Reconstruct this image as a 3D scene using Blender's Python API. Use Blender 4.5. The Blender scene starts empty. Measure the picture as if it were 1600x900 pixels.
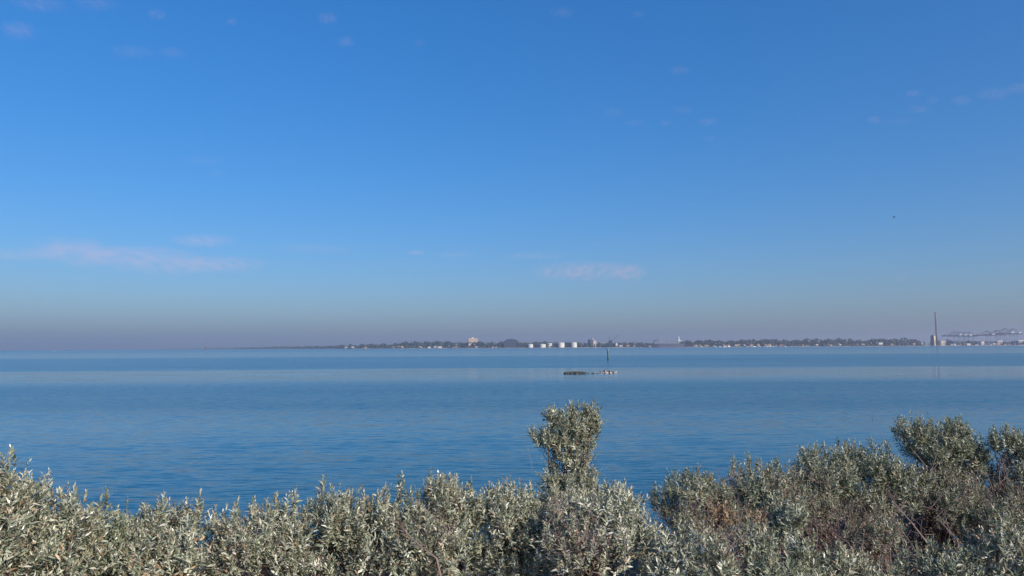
import bpy, bmesh, math, random
import numpy as np
from mathutils import Vector, Matrix, Quaternion

random.seed(11)
rng = np.random.default_rng(11)
sc = bpy.context.scene
COL = sc.collection
R = math.radians

# ------------------------------------------------------------------ camera
EYE = 6.0                      # eye height above the water
F = 1155.0                     # focal length in 1600-px units
PITCH = math.atan(92.4 / F)
ROLL = math.atan(0.0053)
cam_d = bpy.data.cameras.new('camera')
cam_d.sensor_width = 36.0
cam_d.lens = 36.0 * F / 1600.0
cam_d.clip_start = 0.1
cam_d.clip_end = 60000
cam = bpy.data.objects.new('camera', cam_d)
COL.objects.link(cam)
ROT = (Matrix.Rotation(R(90) + PITCH, 3, 'X') @ Matrix.Rotation(-ROLL, 3, 'Z'))
cam.matrix_world = Matrix.Translation((0, 0, EYE)) @ ROT.to_4x4()
sc.camera = cam


def at(x, y, d):
    """world point seen at (x, y) of the 1600x900 photo, d metres ahead"""
    v = ROT @ Vector(((x - 800) / F, (450 - y) / F, -1.0))
    return Vector((v.x / v.y * d, d, EYE + v.z / v.y * d))


def gx(x, d):
    return at(x, 540, d).x


# ------------------------------------------------------------------ helpers
def new_mat(name):
    m = bpy.data.materials.new(name)
    m.use_nodes = True
    nt = m.node_tree
    return m, nt, nt.nodes['Principled BSDF']


def mat(name, col, rough=0.6, var=0.25, scale=1.0, metal=0.0):
    m, nt, b = new_mat(name)
    tc = nt.nodes.new('ShaderNodeTexCoord')
    no = nt.nodes.new('ShaderNodeTexNoise')
    no.inputs['Scale'].default_value = scale
    no.inputs['Detail'].default_value = 5
    nt.links.new(tc.outputs['Object'], no.inputs['Vector'])
    mx = nt.nodes.new('ShaderNodeMix')
    mx.data_type = 'RGBA'
    mx.inputs[6].default_value = (*[c * (1 - var) for c in col], 1)
    mx.inputs[7].default_value = (*[min(1, c * (1 + var)) for c in col], 1)
    nt.links.new(no.outputs['Fac'], mx.inputs[0])
    nt.links.new(mx.outputs[2], b.inputs['Base Color'])
    b.inputs['Roughness'].default_value = rough
    b.inputs['Metallic'].default_value = metal
    return m


class MB:
    """collects boxes, bars, tubes; build() links them as one mesh object"""
    def __init__(s):
        s.v = []
        s.f = []

    def add(s, vs, fs):
        o = len(s.v)
        s.v += [tuple(v) for v in vs]
        s.f += [tuple(i + o for i in f) for f in fs]
        return s

    def box(s, c, d, rot=None, taper=1.0):
        x, y, z = [k / 2 for k in d]
        vs = [Vector((sx * x * (taper if sz > 0 else 1), sy * y * (taper if sz > 0 else 1), sz * z))
              for sz in (-1, 1) for sy in (-1, 1) for sx in (-1, 1)]
        if rot is not None:
            vs = [rot @ v for v in vs]
        c = Vector(c)
        return s.add([v + c for v in vs],
                     [(0, 2, 3, 1), (4, 5, 7, 6), (0, 1, 5, 4), (2, 6, 7, 3), (0, 4, 6, 2), (1, 3, 7, 5)])

    def tube(s, pts, rads, n=8, cap=True):
        pts = [Vector(p) for p in pts]
        if not hasattr(rads, '__len__'):
            rads = [rads] * len(pts)
        vs, fs = [], []
        for i, p in enumerate(pts):
            t = (pts[min(i + 1, len(pts) - 1)] - pts[max(i - 1, 0)]).normalized()
            u = t.orthogonal().normalized() if i == 0 else (u - t * u.dot(t)).normalized()
            w = t.cross(u)
            for k in range(n):
                a = 2 * math.pi * k / n
                vs.append(p + (u * math.cos(a) + w * math.sin(a)) * rads[i])
        for i in range(len(pts) - 1):
            for k in range(n):
                a, b = i * n + k, i * n + (k + 1) % n
                fs.append((a, b, b + n, a + n))
        if cap:
            fs.append(tuple(range(n - 1, -1, -1)))
            fs.append(tuple((len(pts) - 1) * n + k for k in range(n)))
        return s.add(vs, fs)

    def lathe(s, prof, n=24, c=(0, 0, 0)):
        c = Vector(c)
        vs, fs = [], []
        for r, z in prof:
            for k in range(n):
                a = 2 * math.pi * k / n
                vs.append(c + Vector((r * math.cos(a), r * math.sin(a), z)))
        for i in range(len(prof) - 1):
            for k in range(n):
                a, b = i * n + k, i * n + (k + 1) % n
                fs.append((a, b, b + n, a + n))
        fs.append(tuple(range(n - 1, -1, -1)))
        fs.append(tuple((len(prof) - 1) * n + k for k in range(n)))
        return s.add(vs, fs)

    def prism(s, prof, y0, y1):
        """profile in x,z pushed from y0 to y1"""
        n = len(prof)
        vs = [(x, y0, z) for x, z in prof] + [(x, y1, z) for x, z in prof]
        fs = [tuple(range(n)), tuple(range(2 * n - 1, n - 1, -1))]
        for k in range(n):
            fs.append((k, k + n, (k + 1) % n + n, (k + 1) % n))
        return s.add(vs, fs)

    def build(s, name, m, parent=None, smooth=False):
        me = bpy.data.meshes.new(name)
        me.from_pydata(s.v, [], s.f)
        me.update()
        bm = bmesh.new()
        bm.from_mesh(me)
        bmesh.ops.recalc_face_normals(bm, faces=bm.faces)
        bm.to_mesh(me)
        bm.free()
        if smooth:
            me.shade_smooth()
        me.materials.append(m)
        o = bpy.data.objects.new(name, me)
        COL.objects.link(o)
        o.parent = parent
        return o


def tag(o, label=None, cat=None, group=None, kind=None):
    for k, v in (('label', label), ('category', cat), ('group', group), ('kind', kind)):
        if v:
            o[k] = v
    return o


def empty(name, loc, rz=0.0, **kw):
    o = bpy.data.objects.new(name, None)
    o.empty_display_size = 0.3
    COL.objects.link(o)
    o.location = loc
    o.rotation_euler = (0, 0, rz)
    return tag(o, **kw)


def children(o):
    return [c for c in COL.objects if c.parent == o]


def copy_tree(o, parent=None):
    c = o.copy()
    COL.objects.link(c)
    c.parent = parent
    for ch in children(o):
        copy_tree(ch, c)
    return c


def np_mesh(name, verts, faces_list, m, parent=None, colour=None, smooth=True):
    """faces_list: list of (k, n) index arrays"""
    me = bpy.data.meshes.new(name)
    me.vertices.add(len(verts))
    me.vertices.foreach_set('co', verts.astype(np.float32).ravel())
    loops = np.concatenate([f.ravel() for f in faces_list]).astype(np.int32)
    tot = np.concatenate([np.full(len(f), f.shape[1], np.int32) for f in faces_list])
    start = np.concatenate([[0], np.cumsum(tot)[:-1]]).astype(np.int32)
    me.loops.add(len(loops))
    me.loops.foreach_set('vertex_index', loops)
    me.polygons.add(len(tot))
    me.polygons.foreach_set('loop_start', start)
    me.polygons.foreach_set('loop_total', tot)
    me.update(calc_edges=True)
    if colour is not None:
        a = me.attributes.new('leaf_colour', 'FLOAT_COLOR', 'POINT')
        c4 = np.ones((len(verts), 4), np.float32)
        c4[:, :3] = colour
        a.data.foreach_set('color', c4.ravel())
    if smooth:
        me.shade_smooth()
    me.materials.append(m)
    o = bpy.data.objects.new(name, me)
    COL.objects.link(o)
    o.parent = parent
    return o


# ------------------------------------------------------------------ light and sky
SUN_EL, SUN_AZ = R(27), R(40)      # azimuth: from straight behind the camera towards its right
sdir = Vector((math.sin(SUN_AZ) * math.cos(SUN_EL), -math.cos(SUN_AZ) * math.cos(SUN_EL), math.sin(SUN_EL)))
sun_d = bpy.data.lights.new('sun', 'SUN')
sun_d.energy = 5.0
sun_d.angle = R(0.5)
sun_d.color = (1.0, 0.89, 0.75)
sun = bpy.data.objects.new('sun', sun_d)
COL.objects.link(sun)
sun.rotation_euler = sdir.to_track_quat('Z', 'Y').to_euler()
sun.location = (30, -30, 40)

world = bpy.data.worlds.new('World')
sc.world = world
world.use_nodes = True
wn = world.node_tree
bg = wn.nodes['Background']
sky = wn.nodes.new('ShaderNodeTexSky')
sky.sky_type = 'NISHITA'
sky.sun_disc = False
sky.sun_elevation = SUN_EL
sky.sun_rotation = math.atan2(sdir.x, sdir.y)
sky.altitude = 0
sky.air_density = 1.1
sky.dust_density = 2.0
sky.ozone_density = 10.0
hs = wn.nodes.new('ShaderNodeHueSaturation')
hs.inputs['Saturation'].default_value = 1.26
hs.inputs['Hue'].default_value = 0.507
gm = wn.nodes.new('ShaderNodeGamma')
gm.inputs['Gamma'].default_value = 0.75
wn.links.new(sky.outputs[0], gm.inputs['Color'])
wn.links.new(gm.outputs[0], hs.inputs['Color'])
hs.inputs['Value'].default_value = 1.50
wn.links.new(hs.outputs[0], bg.inputs['Color'])
bg.inputs['Strength'].default_value = 0.15

vs = sc.view_settings
vs.view_transform = 'Standard'
vs.look = 'None'
vs.exposure = -0.04
vs.gamma = 1.0
vs.use_curve_mapping = False
cy = sc.cycles
cy.max_bounces = 6
cy.diffuse_bounces = 3
cy.glossy_bounces = 3
cy.transmission_bounces = 2
cy.transparent_max_bounces = 8
cy.volume_bounces = 2
cy.use_denoising = True
cy.denoising_prefilter = 'ACCURATE'

# haze: a thin layer of sea air over everything
m_haze = bpy.data.materials.new('haze')
m_haze.use_nodes = True
hn = m_haze.node_tree
hn.nodes.remove(hn.nodes['Principled BSDF'])
pv = hn.nodes.new('ShaderNodeVolumePrincipled')
pv.inputs['Color'].default_value = (0.84, 0.79, 0.86, 1)
pv.inputs['Density'].default_value = 0.9e-4
pv.inputs['Anisotropy'].default_value = 0.35
hn.links.new(pv.outputs[0], hn.nodes['Material Output'].inputs['Volume'])
hz = MB().box((0, 7900, 99), (24000, 16400, 204)).build('haze', m_haze)
tag(hz, kind='stuff')

# ------------------------------------------------------------------ sea
m_sea, nt, b = new_mat('sea_water')
geo = nt.nodes.new('ShaderNodeNewGeometry')


def vmap(scale, loc=(0, 0, 0)):
    mp = nt.nodes.new('ShaderNodeMapping')
    mp.inputs['Scale'].default_value = scale
    mp.inputs['Location'].default_value = loc
    nt.links.new(geo.outputs['Position'], mp.inputs['Vector'])
    return mp


def noise(scale, detail, loc=(0, 0, 0), rough=0.5):
    n = nt.nodes.new('ShaderNodeTexNoise')
    n.inputs['Scale'].default_value = 1.0
    n.inputs['Detail'].default_value = detail
    n.inputs['Roughness'].default_value = rough
    nt.links.new(vmap(scale, loc).outputs[0], n.inputs['Vector'])
    return n


def mth(op, a, b_=None, c_=None):
    n = nt.nodes.new('ShaderNodeMath')
    n.operation = op
    for i, v in enumerate((a, b_, c_)):
        if v is None:
            continue
        if isinstance(v, (int, float)):
            n.inputs[i].default_value = v
        else:
            nt.links.new(v, n.inputs[i])
    return n.outputs[0]


# breeze patches: bands of rippled water, measured by the distance off the shore
sep = nt.nodes.new('ShaderNodeSeparateXYZ')
nt.links.new(geo.outputs['Position'], sep.inputs[0])
wob = noise((0.004, 0.02, 0), 3)
lg = mth('LOGARITHM', mth('MAXIMUM', sep.outputs[1], 5.0), 10.0)
u = mth('ADD', lg, mth('MULTIPLY', mth('SUBTRACT', wob.outputs['Fac'], 0.5), 0.12))
u = mth('ADD', u, mth('MULTIPLY', sep.outputs[0], -0.00002))
cr = nt.nodes.new('ShaderNodeValToRGB')
el = cr.color_ramp.elements
bands = [(20, .62), (34, .5), (52, .30), (70, .42), (78, .85), (100, 1.0), (118, 1.0), (142, .2), (176, .08), (200, .14),
         (213, .95), (330, 1.0), (480, .9), (550, .36), (1100, .55), (1500, .8), (3000, .9), (15000, 1.0)]
bands = [(math.log10(d) / 5.0, v) for d, v in bands]
el[0].position, el[0].color = bands[0][0], (bands[0][1],) * 3 + (1,)
el[1].position, el[1].color = bands[-1][0], (bands[-1][1],) * 3 + (1,)
for p_, v_ in bands[1:-1]:
    e = el.new(p_)
    e.color = (v_, v_, v_, 1)
nt.links.new(mth('MULTIPLY', u, 0.2), cr.inputs[0])
patch = noise((0.006, 0.03, 0), 4, (3, 7, 0), 0.6)
ripple = mth('ADD', cr.outputs[0], mth('MULTIPLY', mth('SUBTRACT', patch.outputs['Fac'], 0.5), 0.7))
ripple = mth('MAXIMUM', mth('MINIMUM', ripple, 1.2), 0.12)

n1 = noise((0.22, 1.35, 0), 3, (0, 0, 0), 0.55)
n2 = noise((0.7, 5.5, 0), 3, (13, 5, 0), 0.6)
n3 = noise((0.03, 0.16, 0), 2, (31, 15, 0), 0.5)
c1 = mth('SUBTRACT', n1.outputs['Fac'], 0.5)
c2 = mth('SUBTRACT', n2.outputs['Fac'], 0.5)
c3 = mth('SUBTRACT', n3.outputs['Fac'], 0.5)
amp1 = mth('ADD', 0.15, mth('MULTIPLY', ripple, 0.18))
amp2 = mth('ADD', 0.05, mth('MULTIPLY', ripple, 1.15))
sy = mth('ADD', mth('ADD', mth('MULTIPLY', c1, amp1), mth('MULTIPLY', c2, amp2)), mth('MULTIPLY', c3, 0.10))
n4 = noise((1.2, 2.4, 0), 2, (57, 9, 0))
sx = mth('MULTIPLY', mth('SUBTRACT', n4.outputs['Fac'], 0.5), mth('MULTIPLY', ripple, 0.25))
cmb = nt.nodes.new('ShaderNodeCombineXYZ')
nt.links.new(sx, cmb.inputs[0])
nt.links.new(sy, cmb.inputs[1])
cmb.inputs[2].default_value = 1.0
nrm = nt.nodes.new('ShaderNodeVectorMath')
nrm.operation = 'NORMALIZE'
nt.links.new(cmb.outputs[0], nrm.inputs[0])
nt.links.new(nrm.outputs[0], b.inputs['Normal'])
nt.links.new(mth('ADD', 0.07, mth('MULTIPLY', ripple, 0.13)), b.inputs['Roughness'])
b.inputs['IOR'].default_value = 1.333
b.inputs['Base Color'].default_value = (0.005, 0.09, 0.145, 1)

ys = np.unique(np.concatenate([np.linspace(12, 200, 40), np.geomspace(200, 15950, 60)]))
mb = MB()
sv, sf = [], []
for y in ys:
    for x in (-11900, -2000, -300, 0, 300, 2000, 11900):
        sv.append((x, float(y), 0))
for j in range(len(ys) - 1):
    for i in range(6):
        a = j * 7 + i
        sf.append((a, a + 1, a + 8, a + 7))
sea = mb.add(sv, sf).build('sea', m_sea)
tag(sea, kind='structure')


# ------------------------------------------------------------------ near ground
def hill(x, y):
    z = np.interp(y, [-200, 2.5, 9.5, 12.5, 22, 40], [4.6, 4.3, 3.45, 2.7, -0.7, -3.0])
    z = z + 0.75 * math.exp(-((y - 9.6) / 1.6) ** 2) * (.5 + .5 * math.tanh((x - 2.9) * 2.5))
    return float(z + 0.10 * math.sin(x * 0.7 + y * 0.3) * math.cos(y * 0.9 - x * 0.21))


m_soil = mat('sandy_soil', (0.10, 0.08, 0.058), 0.95, 0.5, 3.0)
gv, gf = [], []
xs = np.concatenate([[-400, -150, -60], np.linspace(-30, 30, 61), [60, 150, 400]])
yg = np.concatenate([[-190, -80, -30, -10], np.linspace(-4, 26, 46), [32, 40]])
for y in yg:
    for x in xs:
        gv.append((float(x), float(y), hill(x, y)))
nx = len(xs)
for j in range(len(yg) - 1):
    for i in range(nx - 1):
        a = j * nx + i
        gf.append((a, a + 1, a + nx + 1, a + nx))
ground = MB().add(gv, gf).build('ground', m_soil, smooth=True)
tag(ground, kind='structure')

# ------------------------------------------------------------------ shrubs
m_leaf, nt, b = new_mat('silver_leaf')
at_n = nt.nodes.new('ShaderNodeAttribute')
at_n.attribute_name = 'leaf_colour'
nt.links.new(at_n.outputs['Color'], b.inputs['Base Color'])
b.inputs['Roughness'].default_value = 0.42
b.inputs['Specular IOR Level'].default_value = 0.4
m_wood = mat('grey_brown_bark', (0.17, 0.115, 0.095), 0.85, 0.4, 9.0)
m_twig = mat('dry_purple_twig', (0.22, 0.16, 0.14), 0.85, 0.45, 7.0)

PALETTE = np.array([(0.37, 0.38, 0.275), (0.55, 0.54, 0.41), (0.23, 0.255, 0.175), (0.11, 0.135, 0.08),
                    (0.85, 0.82, 0.68), (0.42, 0.30, 0.20), (0.33, 0.20, 0.11)])  # the near-white entry paints sun highlights onto scattered leaves


def norm(a):
    return a / np.maximum(np.linalg.norm(a, axis=1, keepdims=True), 1e-9)


def leaves(P, D, L, n, S, probs, green):
    """leafy shoots -> vertex, face and colour arrays"""
    N = len(P)
    idx = np.repeat(np.arange(N), n)
    k = np.arange(len(idx)) - np.repeat(np.cumsum(n) - n, n)
    nn = n[idx]
    t = (k + rng.uniform(0, 1, len(idx))) / nn
    d = D[idx]
    ref = np.where(np.abs(d[:, 2:3]) < 0.9, np.array([[0, 0, 1.0]]), np.array([[1.0, 0, 0]]))
    U = norm(np.cross(d, ref))
    V = np.cross(d, U)
    az = k * 2.39996 + rng.normal(0, 0.35, len(idx)) + idx * 1.7
    out = U * np.cos(az)[:, None] + V * np.sin(az)[:, None]
    th = np.radians(66 - 48 * t + rng.normal(0, 12, len(idx)))
    ld = d * np.cos(th)[:, None] + out * np.sin(th)[:, None]
    nr = d * np.sin(th)[:, None] - out * np.cos(th)[:, None]
    sd = np.cross(ld, nr)
    ro = rng.normal(0, 0.45, len(idx))[:, None]
    nr, sd = nr * np.cos(ro) + sd * np.sin(ro), sd * np.cos(ro) - nr * np.sin(ro)
    base = P[idx] + d * (L[idx] * t)[:, None]
    ll = S[idx] * (1.08 - 0.62 * t ** 2) * rng.uniform(0.5, 1.3, len(idx))
    w = ll * rng.uniform(0.112, 0.168, len(idx))
    cv = rng.uniform(-0.05, 0.42, len(idx)) * ll
    fo = rng.uniform(0.15, 0.6, len(idx)) * w
    rows = []
    for uu, ww in ((0.0, 0), (0.36, 1.0), (0.72, 0.66), (1.0, 0)):
        c = base + ld * (ll * uu)[:, None] - nr * (cv * uu ** 2)[:, None]
        if ww == 0:
            rows.append(c)
        else:
            e = sd * (w * ww)[:, None]
            up = nr * (fo * ww)[:, None]
            rows += [c - e + up, c, c + e + up]
    vv = np.stack(rows, 1).reshape(-1, 3)
    o = (np.arange(len(idx)) * 8)[:, None]
    quads = np.concatenate([o + np.array([[1, 2, 5, 4]]), o + np.array([[2, 3, 6, 5]])])
    tris = np.concatenate([o + np.array([[0, 2, 1]]), o + np.array([[0, 3, 2]]),
                           o + np.array([[4, 5, 7]]), o + np.array([[5, 6, 7]])])
    pick = rng.choice(len(PALETTE), len(idx), p=probs)
    col = PALETTE[pick] * rng.uniform(0.8, 1.2, (len(idx), 1))
    sh = rng.uniform(0.78, 1.15, N)[idx][:, None]
    col = col * sh
    g = green[idx][:, None]
    dead = g < -.5
    g = np.maximum(g, 0)
    col = col * (1 - g) + np.array([[0.14, 0.175, 0.095]]) * g
    col = np.where(dead, np.array([[.20, .135, .105]]) * sh * rng.uniform(.6, 1.4, (len(idx), 1)), col)
    return vv, [quads, tris], np.repeat(col, 8, axis=0)


def shrub(label, blobs, spires=(), dens=1.0, leaf=0.047, probs=None, twigs=(), green=0.15, dead=0.0, stems=4, bare=-0.45):
    """blobs: (x, y, rx, ry, d, depth) crown lobes; spires: (x, y_top, d); twigs: (x, y, rx, ry, d, count)"""
    if probs is None:
        probs = np.array([.30, .22, .20, .10, .07, .07, .04])
    C, RAD = [], []
    for (x, y, rx, ry, d, dp) in blobs:
        C.append(np.array(at(x, y, d)))
        s = d / F
        RAD.append(np.array((rx * s, dp, ry * s)))
    cx = float(np.mean([c[0] for c in C]))
    cyy = float(np.mean([c[1] for c in C]))
    root = Vector((cx, cyy, hill(cx, cyy)))
    t = empty('saltbush', root, label=label, cat='shrub')
    for i in range(len(C)):
        if RAD[i][2] < 0.13:
            continue
        for q in range(5):
            v = rng.normal(size=3)
            v[2] = abs(v[2]) * .9
            v[1] -= .5
            v /= np.linalg.norm(v)
            C.append(C[i] + v * RAD[i] * .80)
            RAD.append(RAD[i] * rng.uniform(.26, .44))
        RAD[i] = RAD[i] * .90
    P, D, L, n, S, G = [], [], [], [], [], []
    for i, (c, r) in enumerate(zip(C, RAD)):
        area = 4 * math.pi * ((r[0] * r[1]) ** 1.6 / 3 + (r[0] * r[2]) ** 1.6 / 3 + (r[1] * r[2]) ** 1.6 / 3) ** (1 / 1.6)
        q = int(area / 0.0050 * dens)
        uvec = norm(rng.normal(size=(q, 3)))
        lump = 1 + 0.14 * np.sin(uvec[:, 0] * 9 + i) * np.cos(uvec[:, 2] * 8 + 2 * i) + 0.07 * np.sin(uvec[:, 1] * 13 + i)
        rad = np.where(rng.uniform(size=q) < 0.62, rng.uniform(0.80, 1.0, q), rng.uniform(0.25, 0.8, q)) * lump
        stray = (rng.uniform(size=q) < .07) & (uvec[:, 2] > -.2)
        rad = np.where(stray, rng.uniform(1.04, 1.26, q) * lump, rad)
        keep = (uvec[:, 2] > bare) | (rng.uniform(size=q) < 0.18)
        p = c + uvec * rad[:, None] * r
        for j, (c2, r2) in enumerate(zip(C, RAD)):
            if j != i:
                keep &= np.linalg.norm((p - c2) / r2, axis=1) > 0.62
        uvec, p = uvec[keep], p[keep]
        q = len(p)
        nrmv = norm(uvec / r)
        up = np.array([[0, 0, 1.0]]) * rng.uniform(0.6, 1.7, (q, 1))
        d = norm(0.75 * nrmv + up + rng.normal(0, 0.22, (q, 3)))
        ln = rng.uniform(0.09, 0.20, q)
        P.append(p - d * (ln * 0.6)[:, None])
        D.append(d)
        L.append(ln)
        n.append(rng.integers(15, 27, q))
        S.append(np.full(q, leaf) * rng.uniform(0.8, 1.15, q))
        G.append(np.clip(rng.normal(green, 0.16, q), 0, 0.85))
    for sp in spires:
        x, y, dd = sp[:3]
        hgt = sp[3] if len(sp) > 3 else rng.uniform(0.22, 0.34)
        tip = np.array(at(x, y, dd))
        nsh = int(4 + hgt * 26)
        for k in range(nsh):
            q = k / nsh
            drop = q * hgt * 1.15
            wd = 0.01 + 0.34 * hgt * q
            a_ = k * 2.4 + rng.uniform(0, 1)
            off = np.array((math.cos(a_) * wd, math.sin(a_) * wd, -drop)) + rng.normal(0, 0.012, 3)
            d = np.array((math.cos(a_) * (.12 + .75 * q), math.sin(a_) * (.12 + .75 * q), 1.0)) + rng.normal(0, 0.12, 3)
            d /= np.linalg.norm(d)
            sl = rng.uniform(0.09, 0.15)
            P.append((tip + off - d * sl)[None])
            D.append(d[None])
            L.append(np.array([sl]))
            n.append(np.array([int(rng.integers(16, 24))]))
            S.append(np.array([leaf]))
            G.append(np.array([max(0, rng.normal(green, 0.1))]))
        P.append((tip - np.array((0, 0, hgt)))[None]); D.append(np.array([[0.03, 0.02, 1.0]])); L.append(np.array([hgt]))
        n.append(np.array([int(hgt * 110)])); S.append(np.array([leaf])); G.append(np.array([green]))
    q0 = sum(len(p_) for p_ in P)
    for (x, y, rx, ry, d_, cnt) in twigs:
        k = int(cnt * (.75 if x > 1000 else .6))
        c = np.array(at(x, y, d_))
        sc_ = d_ / F
        P.append(c + np.stack([rng.uniform(-1, 1, k) * rx * sc_, rng.uniform(-.2, .35, k), rng.uniform(-1, 1, k) * ry * sc_], 1))
        D.append(norm(np.stack([rng.normal(0, .5, k), rng.normal(0, .5, k), rng.uniform(.2, 1.2, k)], 1)))
        L.append(rng.uniform(.06, .14, k))
        n.append(rng.integers(6, 14, k))
        S.append(np.full(k, .02))
        G.append(np.full(k, -1.0))
    P, D, L = np.concatenate(P), np.concatenate(D), np.concatenate(L)
    n, S, G = np.concatenate(n), np.concatenate(S), np.concatenate(G)
    vv, fl, colr = leaves(P - np.array(root), D, L, n, S, probs, G)
    np_mesh('foliage', vv, fl, m_leaf, t, colr)
    # woody frame: stems from the root to the shoots
    wb = MB()
    order = rng.permutation(len(P))[:int(stems * len(C) * .8) + 6]
    for i in order:
        a = Vector((rng.normal(0, 0.12), rng.normal(0, 0.12), -0.05))
        e = Vector(P[i]) - root
        ea = Vector((e.x * .45, e.y * .45, e.z * 1.08))
        m1 = a.lerp(ea, 0.45) + Vector(rng.normal(0, 0.06, 3)) + Vector((0, 0, 0.02))
        m2 = a.lerp(e * .45 + ea * .55, 0.8) + Vector(rng.normal(0, 0.04, 3))
        r0 = rng.uniform(0.006, 0.016)
        wb.tube([a, m1, m2, e], [r0, r0 * .7, r0 * .45, 0.0025], 5, False)
    wb.build('stem', m_wood, t, True)
    if twigs:
        for (x, y, rx, ry, d, cnt) in twigs:
            tb = MB()
            c = at(x, y, d)
            s = d / F
            for k in range(int(cnt * .13)):
                p = c + Vector((rng.uniform(-1, 1) * rx * s, rng.uniform(-0.25, 0.25), rng.uniform(-1, 1) * ry * s)) - root
                v = Vector((rng.normal(0, 0.45), rng.normal(0, 0.35), rng.uniform(0.3, 1.2))).normalized()
                l = rng.uniform(0.10, 0.32)
                mid = p + v * l * 0.5 + Vector(rng.normal(0, 0.015, 3))
                e = p + v * l + Vector(rng.normal(0, 0.03, 3))
                r0 = rng.uniform(0.0013, 0.003)
                tb.tube([p, mid, e], [r0, r0 * .8, r0 * .4], 4, False)
                for q in range(2):
                    v2 = (v + Vector(rng.normal(0, 0.6, 3))).normalized()
                    tb.tube([mid, mid + v2 * l * 0.4], [r0 * .6, r0 * .3], 3, False)
            tb.build('dead_wood', m_twig, t)
    return t


# the low hedge along the bank, from left to right
shrub('tall grey saltbush at the left edge of the photo, its tip above the others',
      [(0, 860, 62, 95, 4.1, .42), (-25, 790, 45, 70, 4.2, .3)],
      [(12, 698, 4.1, .34), (2, 725, 4.1, .3), (24, 740, 4.15, .26), (-15, 715, 4.2, .3), (38, 775, 4.2)], leaf=0.046)
shrub('pale saltbush with two upright leafy tips beside the tall one at the left edge',
      [(80, 880, 75, 90, 4.5, .45)],
      [(75, 738, 4.6, .26), (48, 742, 4.7, .18), (30, 772, 4.6), (105, 768, 4.6), (122, 778, 4.7), (58, 800, 4.4)], leaf=0.046)
shrub('saltbush with one dark green pointed tip left of the dip showing most water',
      [(160, 885, 60, 80, 5.0, .45)], [(165, 762, 5.0, .30), (150, 790, 5.0), (182, 790, 5.1), (140, 800, 5.0)], green=.45)
shrub('silvery saltbush right of the dip showing most water, yellowish near its left side',
      [(270, 880, 88, 88, 5.2, .5), (225, 850, 40, 46, 5.3, .3)],
      [(254, 770, 5.2), (310, 768, 5.3), (225, 792, 5.3, .18), (335, 790, 5.3), (285, 782, 5.3)], twigs=[(370, 880, 25, 30, 5.0, 60)])
shrub('silvery saltbush with an even leafy top, left of the one bearing a sharp spire',
      [(405, 880, 85, 85, 5.4, .5)],
      [(370, 775, 5.4), (396, 778, 5.4), (430, 770, 5.4), (455, 764, 5.5), (445, 775, 5.4), (348, 800, 5.4, .15)])
shrub('saltbush with a single sharp spire standing above the hedge left of its middle',
      [(505, 870, 72, 90, 5.5, .5), (535, 812, 34, 40, 5.5, .3)],
      [(502, 743, 5.5, .34), (497, 765, 5.5), (520, 775, 5.5), (545, 768, 5.5), (478, 785, 5.5, .2)], leaf=0.046)
shrub('saltbush with a slim leafy tip beside the small notch of water in the hedge',
      [(610, 870, 80, 90, 5.5, .5)],
      [(625, 737, 5.6, .32), (605, 760, 5.5), (580, 775, 5.5, .2), (640, 762, 5.5), (572, 790, 5.5, .16)], leaf=0.046,
      twigs=[(640, 845, 40, 22, 5.1, 26)])
shrub('saltbush with a broad pair of blunt leafy tips left of the tall pillar shrub',
      [(695, 865, 75, 95, 5.6, .5), (695, 790, 34, 40, 5.7, .28)],
      [(670, 735, 5.7, .3), (690, 740, 5.7), (700, 738, 5.7), (708, 742, 5.7), (735, 745, 5.7), (655, 770, 5.6, .2)], leaf=0.046,
      twigs=[(700, 830, 22, 40, 5.1, 40)])
shrub('grey saltbush at the left foot of the tall pillar shrub, thin dead sprigs on top',
      [(790, 870, 75, 95, 5.8, .5), (800, 800, 50, 36, 5.9, .3), (838, 850, 42, 66, 5.8, .35)],
      [(763, 753, 5.8, .2), (778, 752, 5.8), (796, 745, 5.8), (826, 752, 5.9), (750, 762, 5.8, .2), (812, 765, 5.8, .2)], leaf=0.046,
      twigs=[(812, 745, 22, 22, 5.9, 9)])
# the pillar
shrub('tall narrow saltbush rising like a pillar with a leafy head leaning left over the water',
      [(893, 662, 32, 17, 7.6, .22), (864, 649, 15, 13, 7.6, .12), (896, 645, 14, 12, 7.6, .12), (923, 643, 14, 13, 7.6, .12), (930, 664, 9, 8, 7.6, .1), (913, 674, 15, 12, 7.6, .14),
       (846, 681, 24, 13, 7.6, .2), (868, 688, 20, 13, 7.6, .18), (896, 690, 26, 16, 7.6, .2), (918, 697, 12, 10, 7.6, .1),
       (890, 716, 35, 19, 7.6, .24), (866, 742, 22, 13, 7.5, .18), (905, 744, 32, 17, 7.5, .24), (882, 762, 44, 18, 7.4, .28), (893, 795, 58, 30, 7.4, .34), (895, 850, 64, 60, 7.2, .45)],
      [(861, 632, 7.6, .2), (895, 634, 7.6, .16), (912, 632, 7.6, .2), (924, 628, 7.6, .2), (932, 642, 7.6, .16), (930, 660, 7.6, .14)],
      leaf=0.043, green=.3, dens=1.25, bare=-0.9, stems=3)
shrub('large leaved pale saltbush in front of the tall pillar shrub',
      [(925, 850, 92, 72, 5.2, .42), (965, 800, 36, 40, 5.6, .3), (905, 805, 44, 32, 5.5, .3)],
      [(912, 770, 5.1, .18), (975, 760, 5.4, .2), (985, 772, 5.4, .18), (950, 765, 5.4, .2), (935, 775, 5.2), (1000, 800, 5.3)], leaf=0.046,
      probs=np.array([.28, .30, .15, .06, .13, .06, .02]), twigs=[(880, 850, 30, 34, 4.5, 90), (940, 865, 30, 30, 4.4, 70)])
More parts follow.
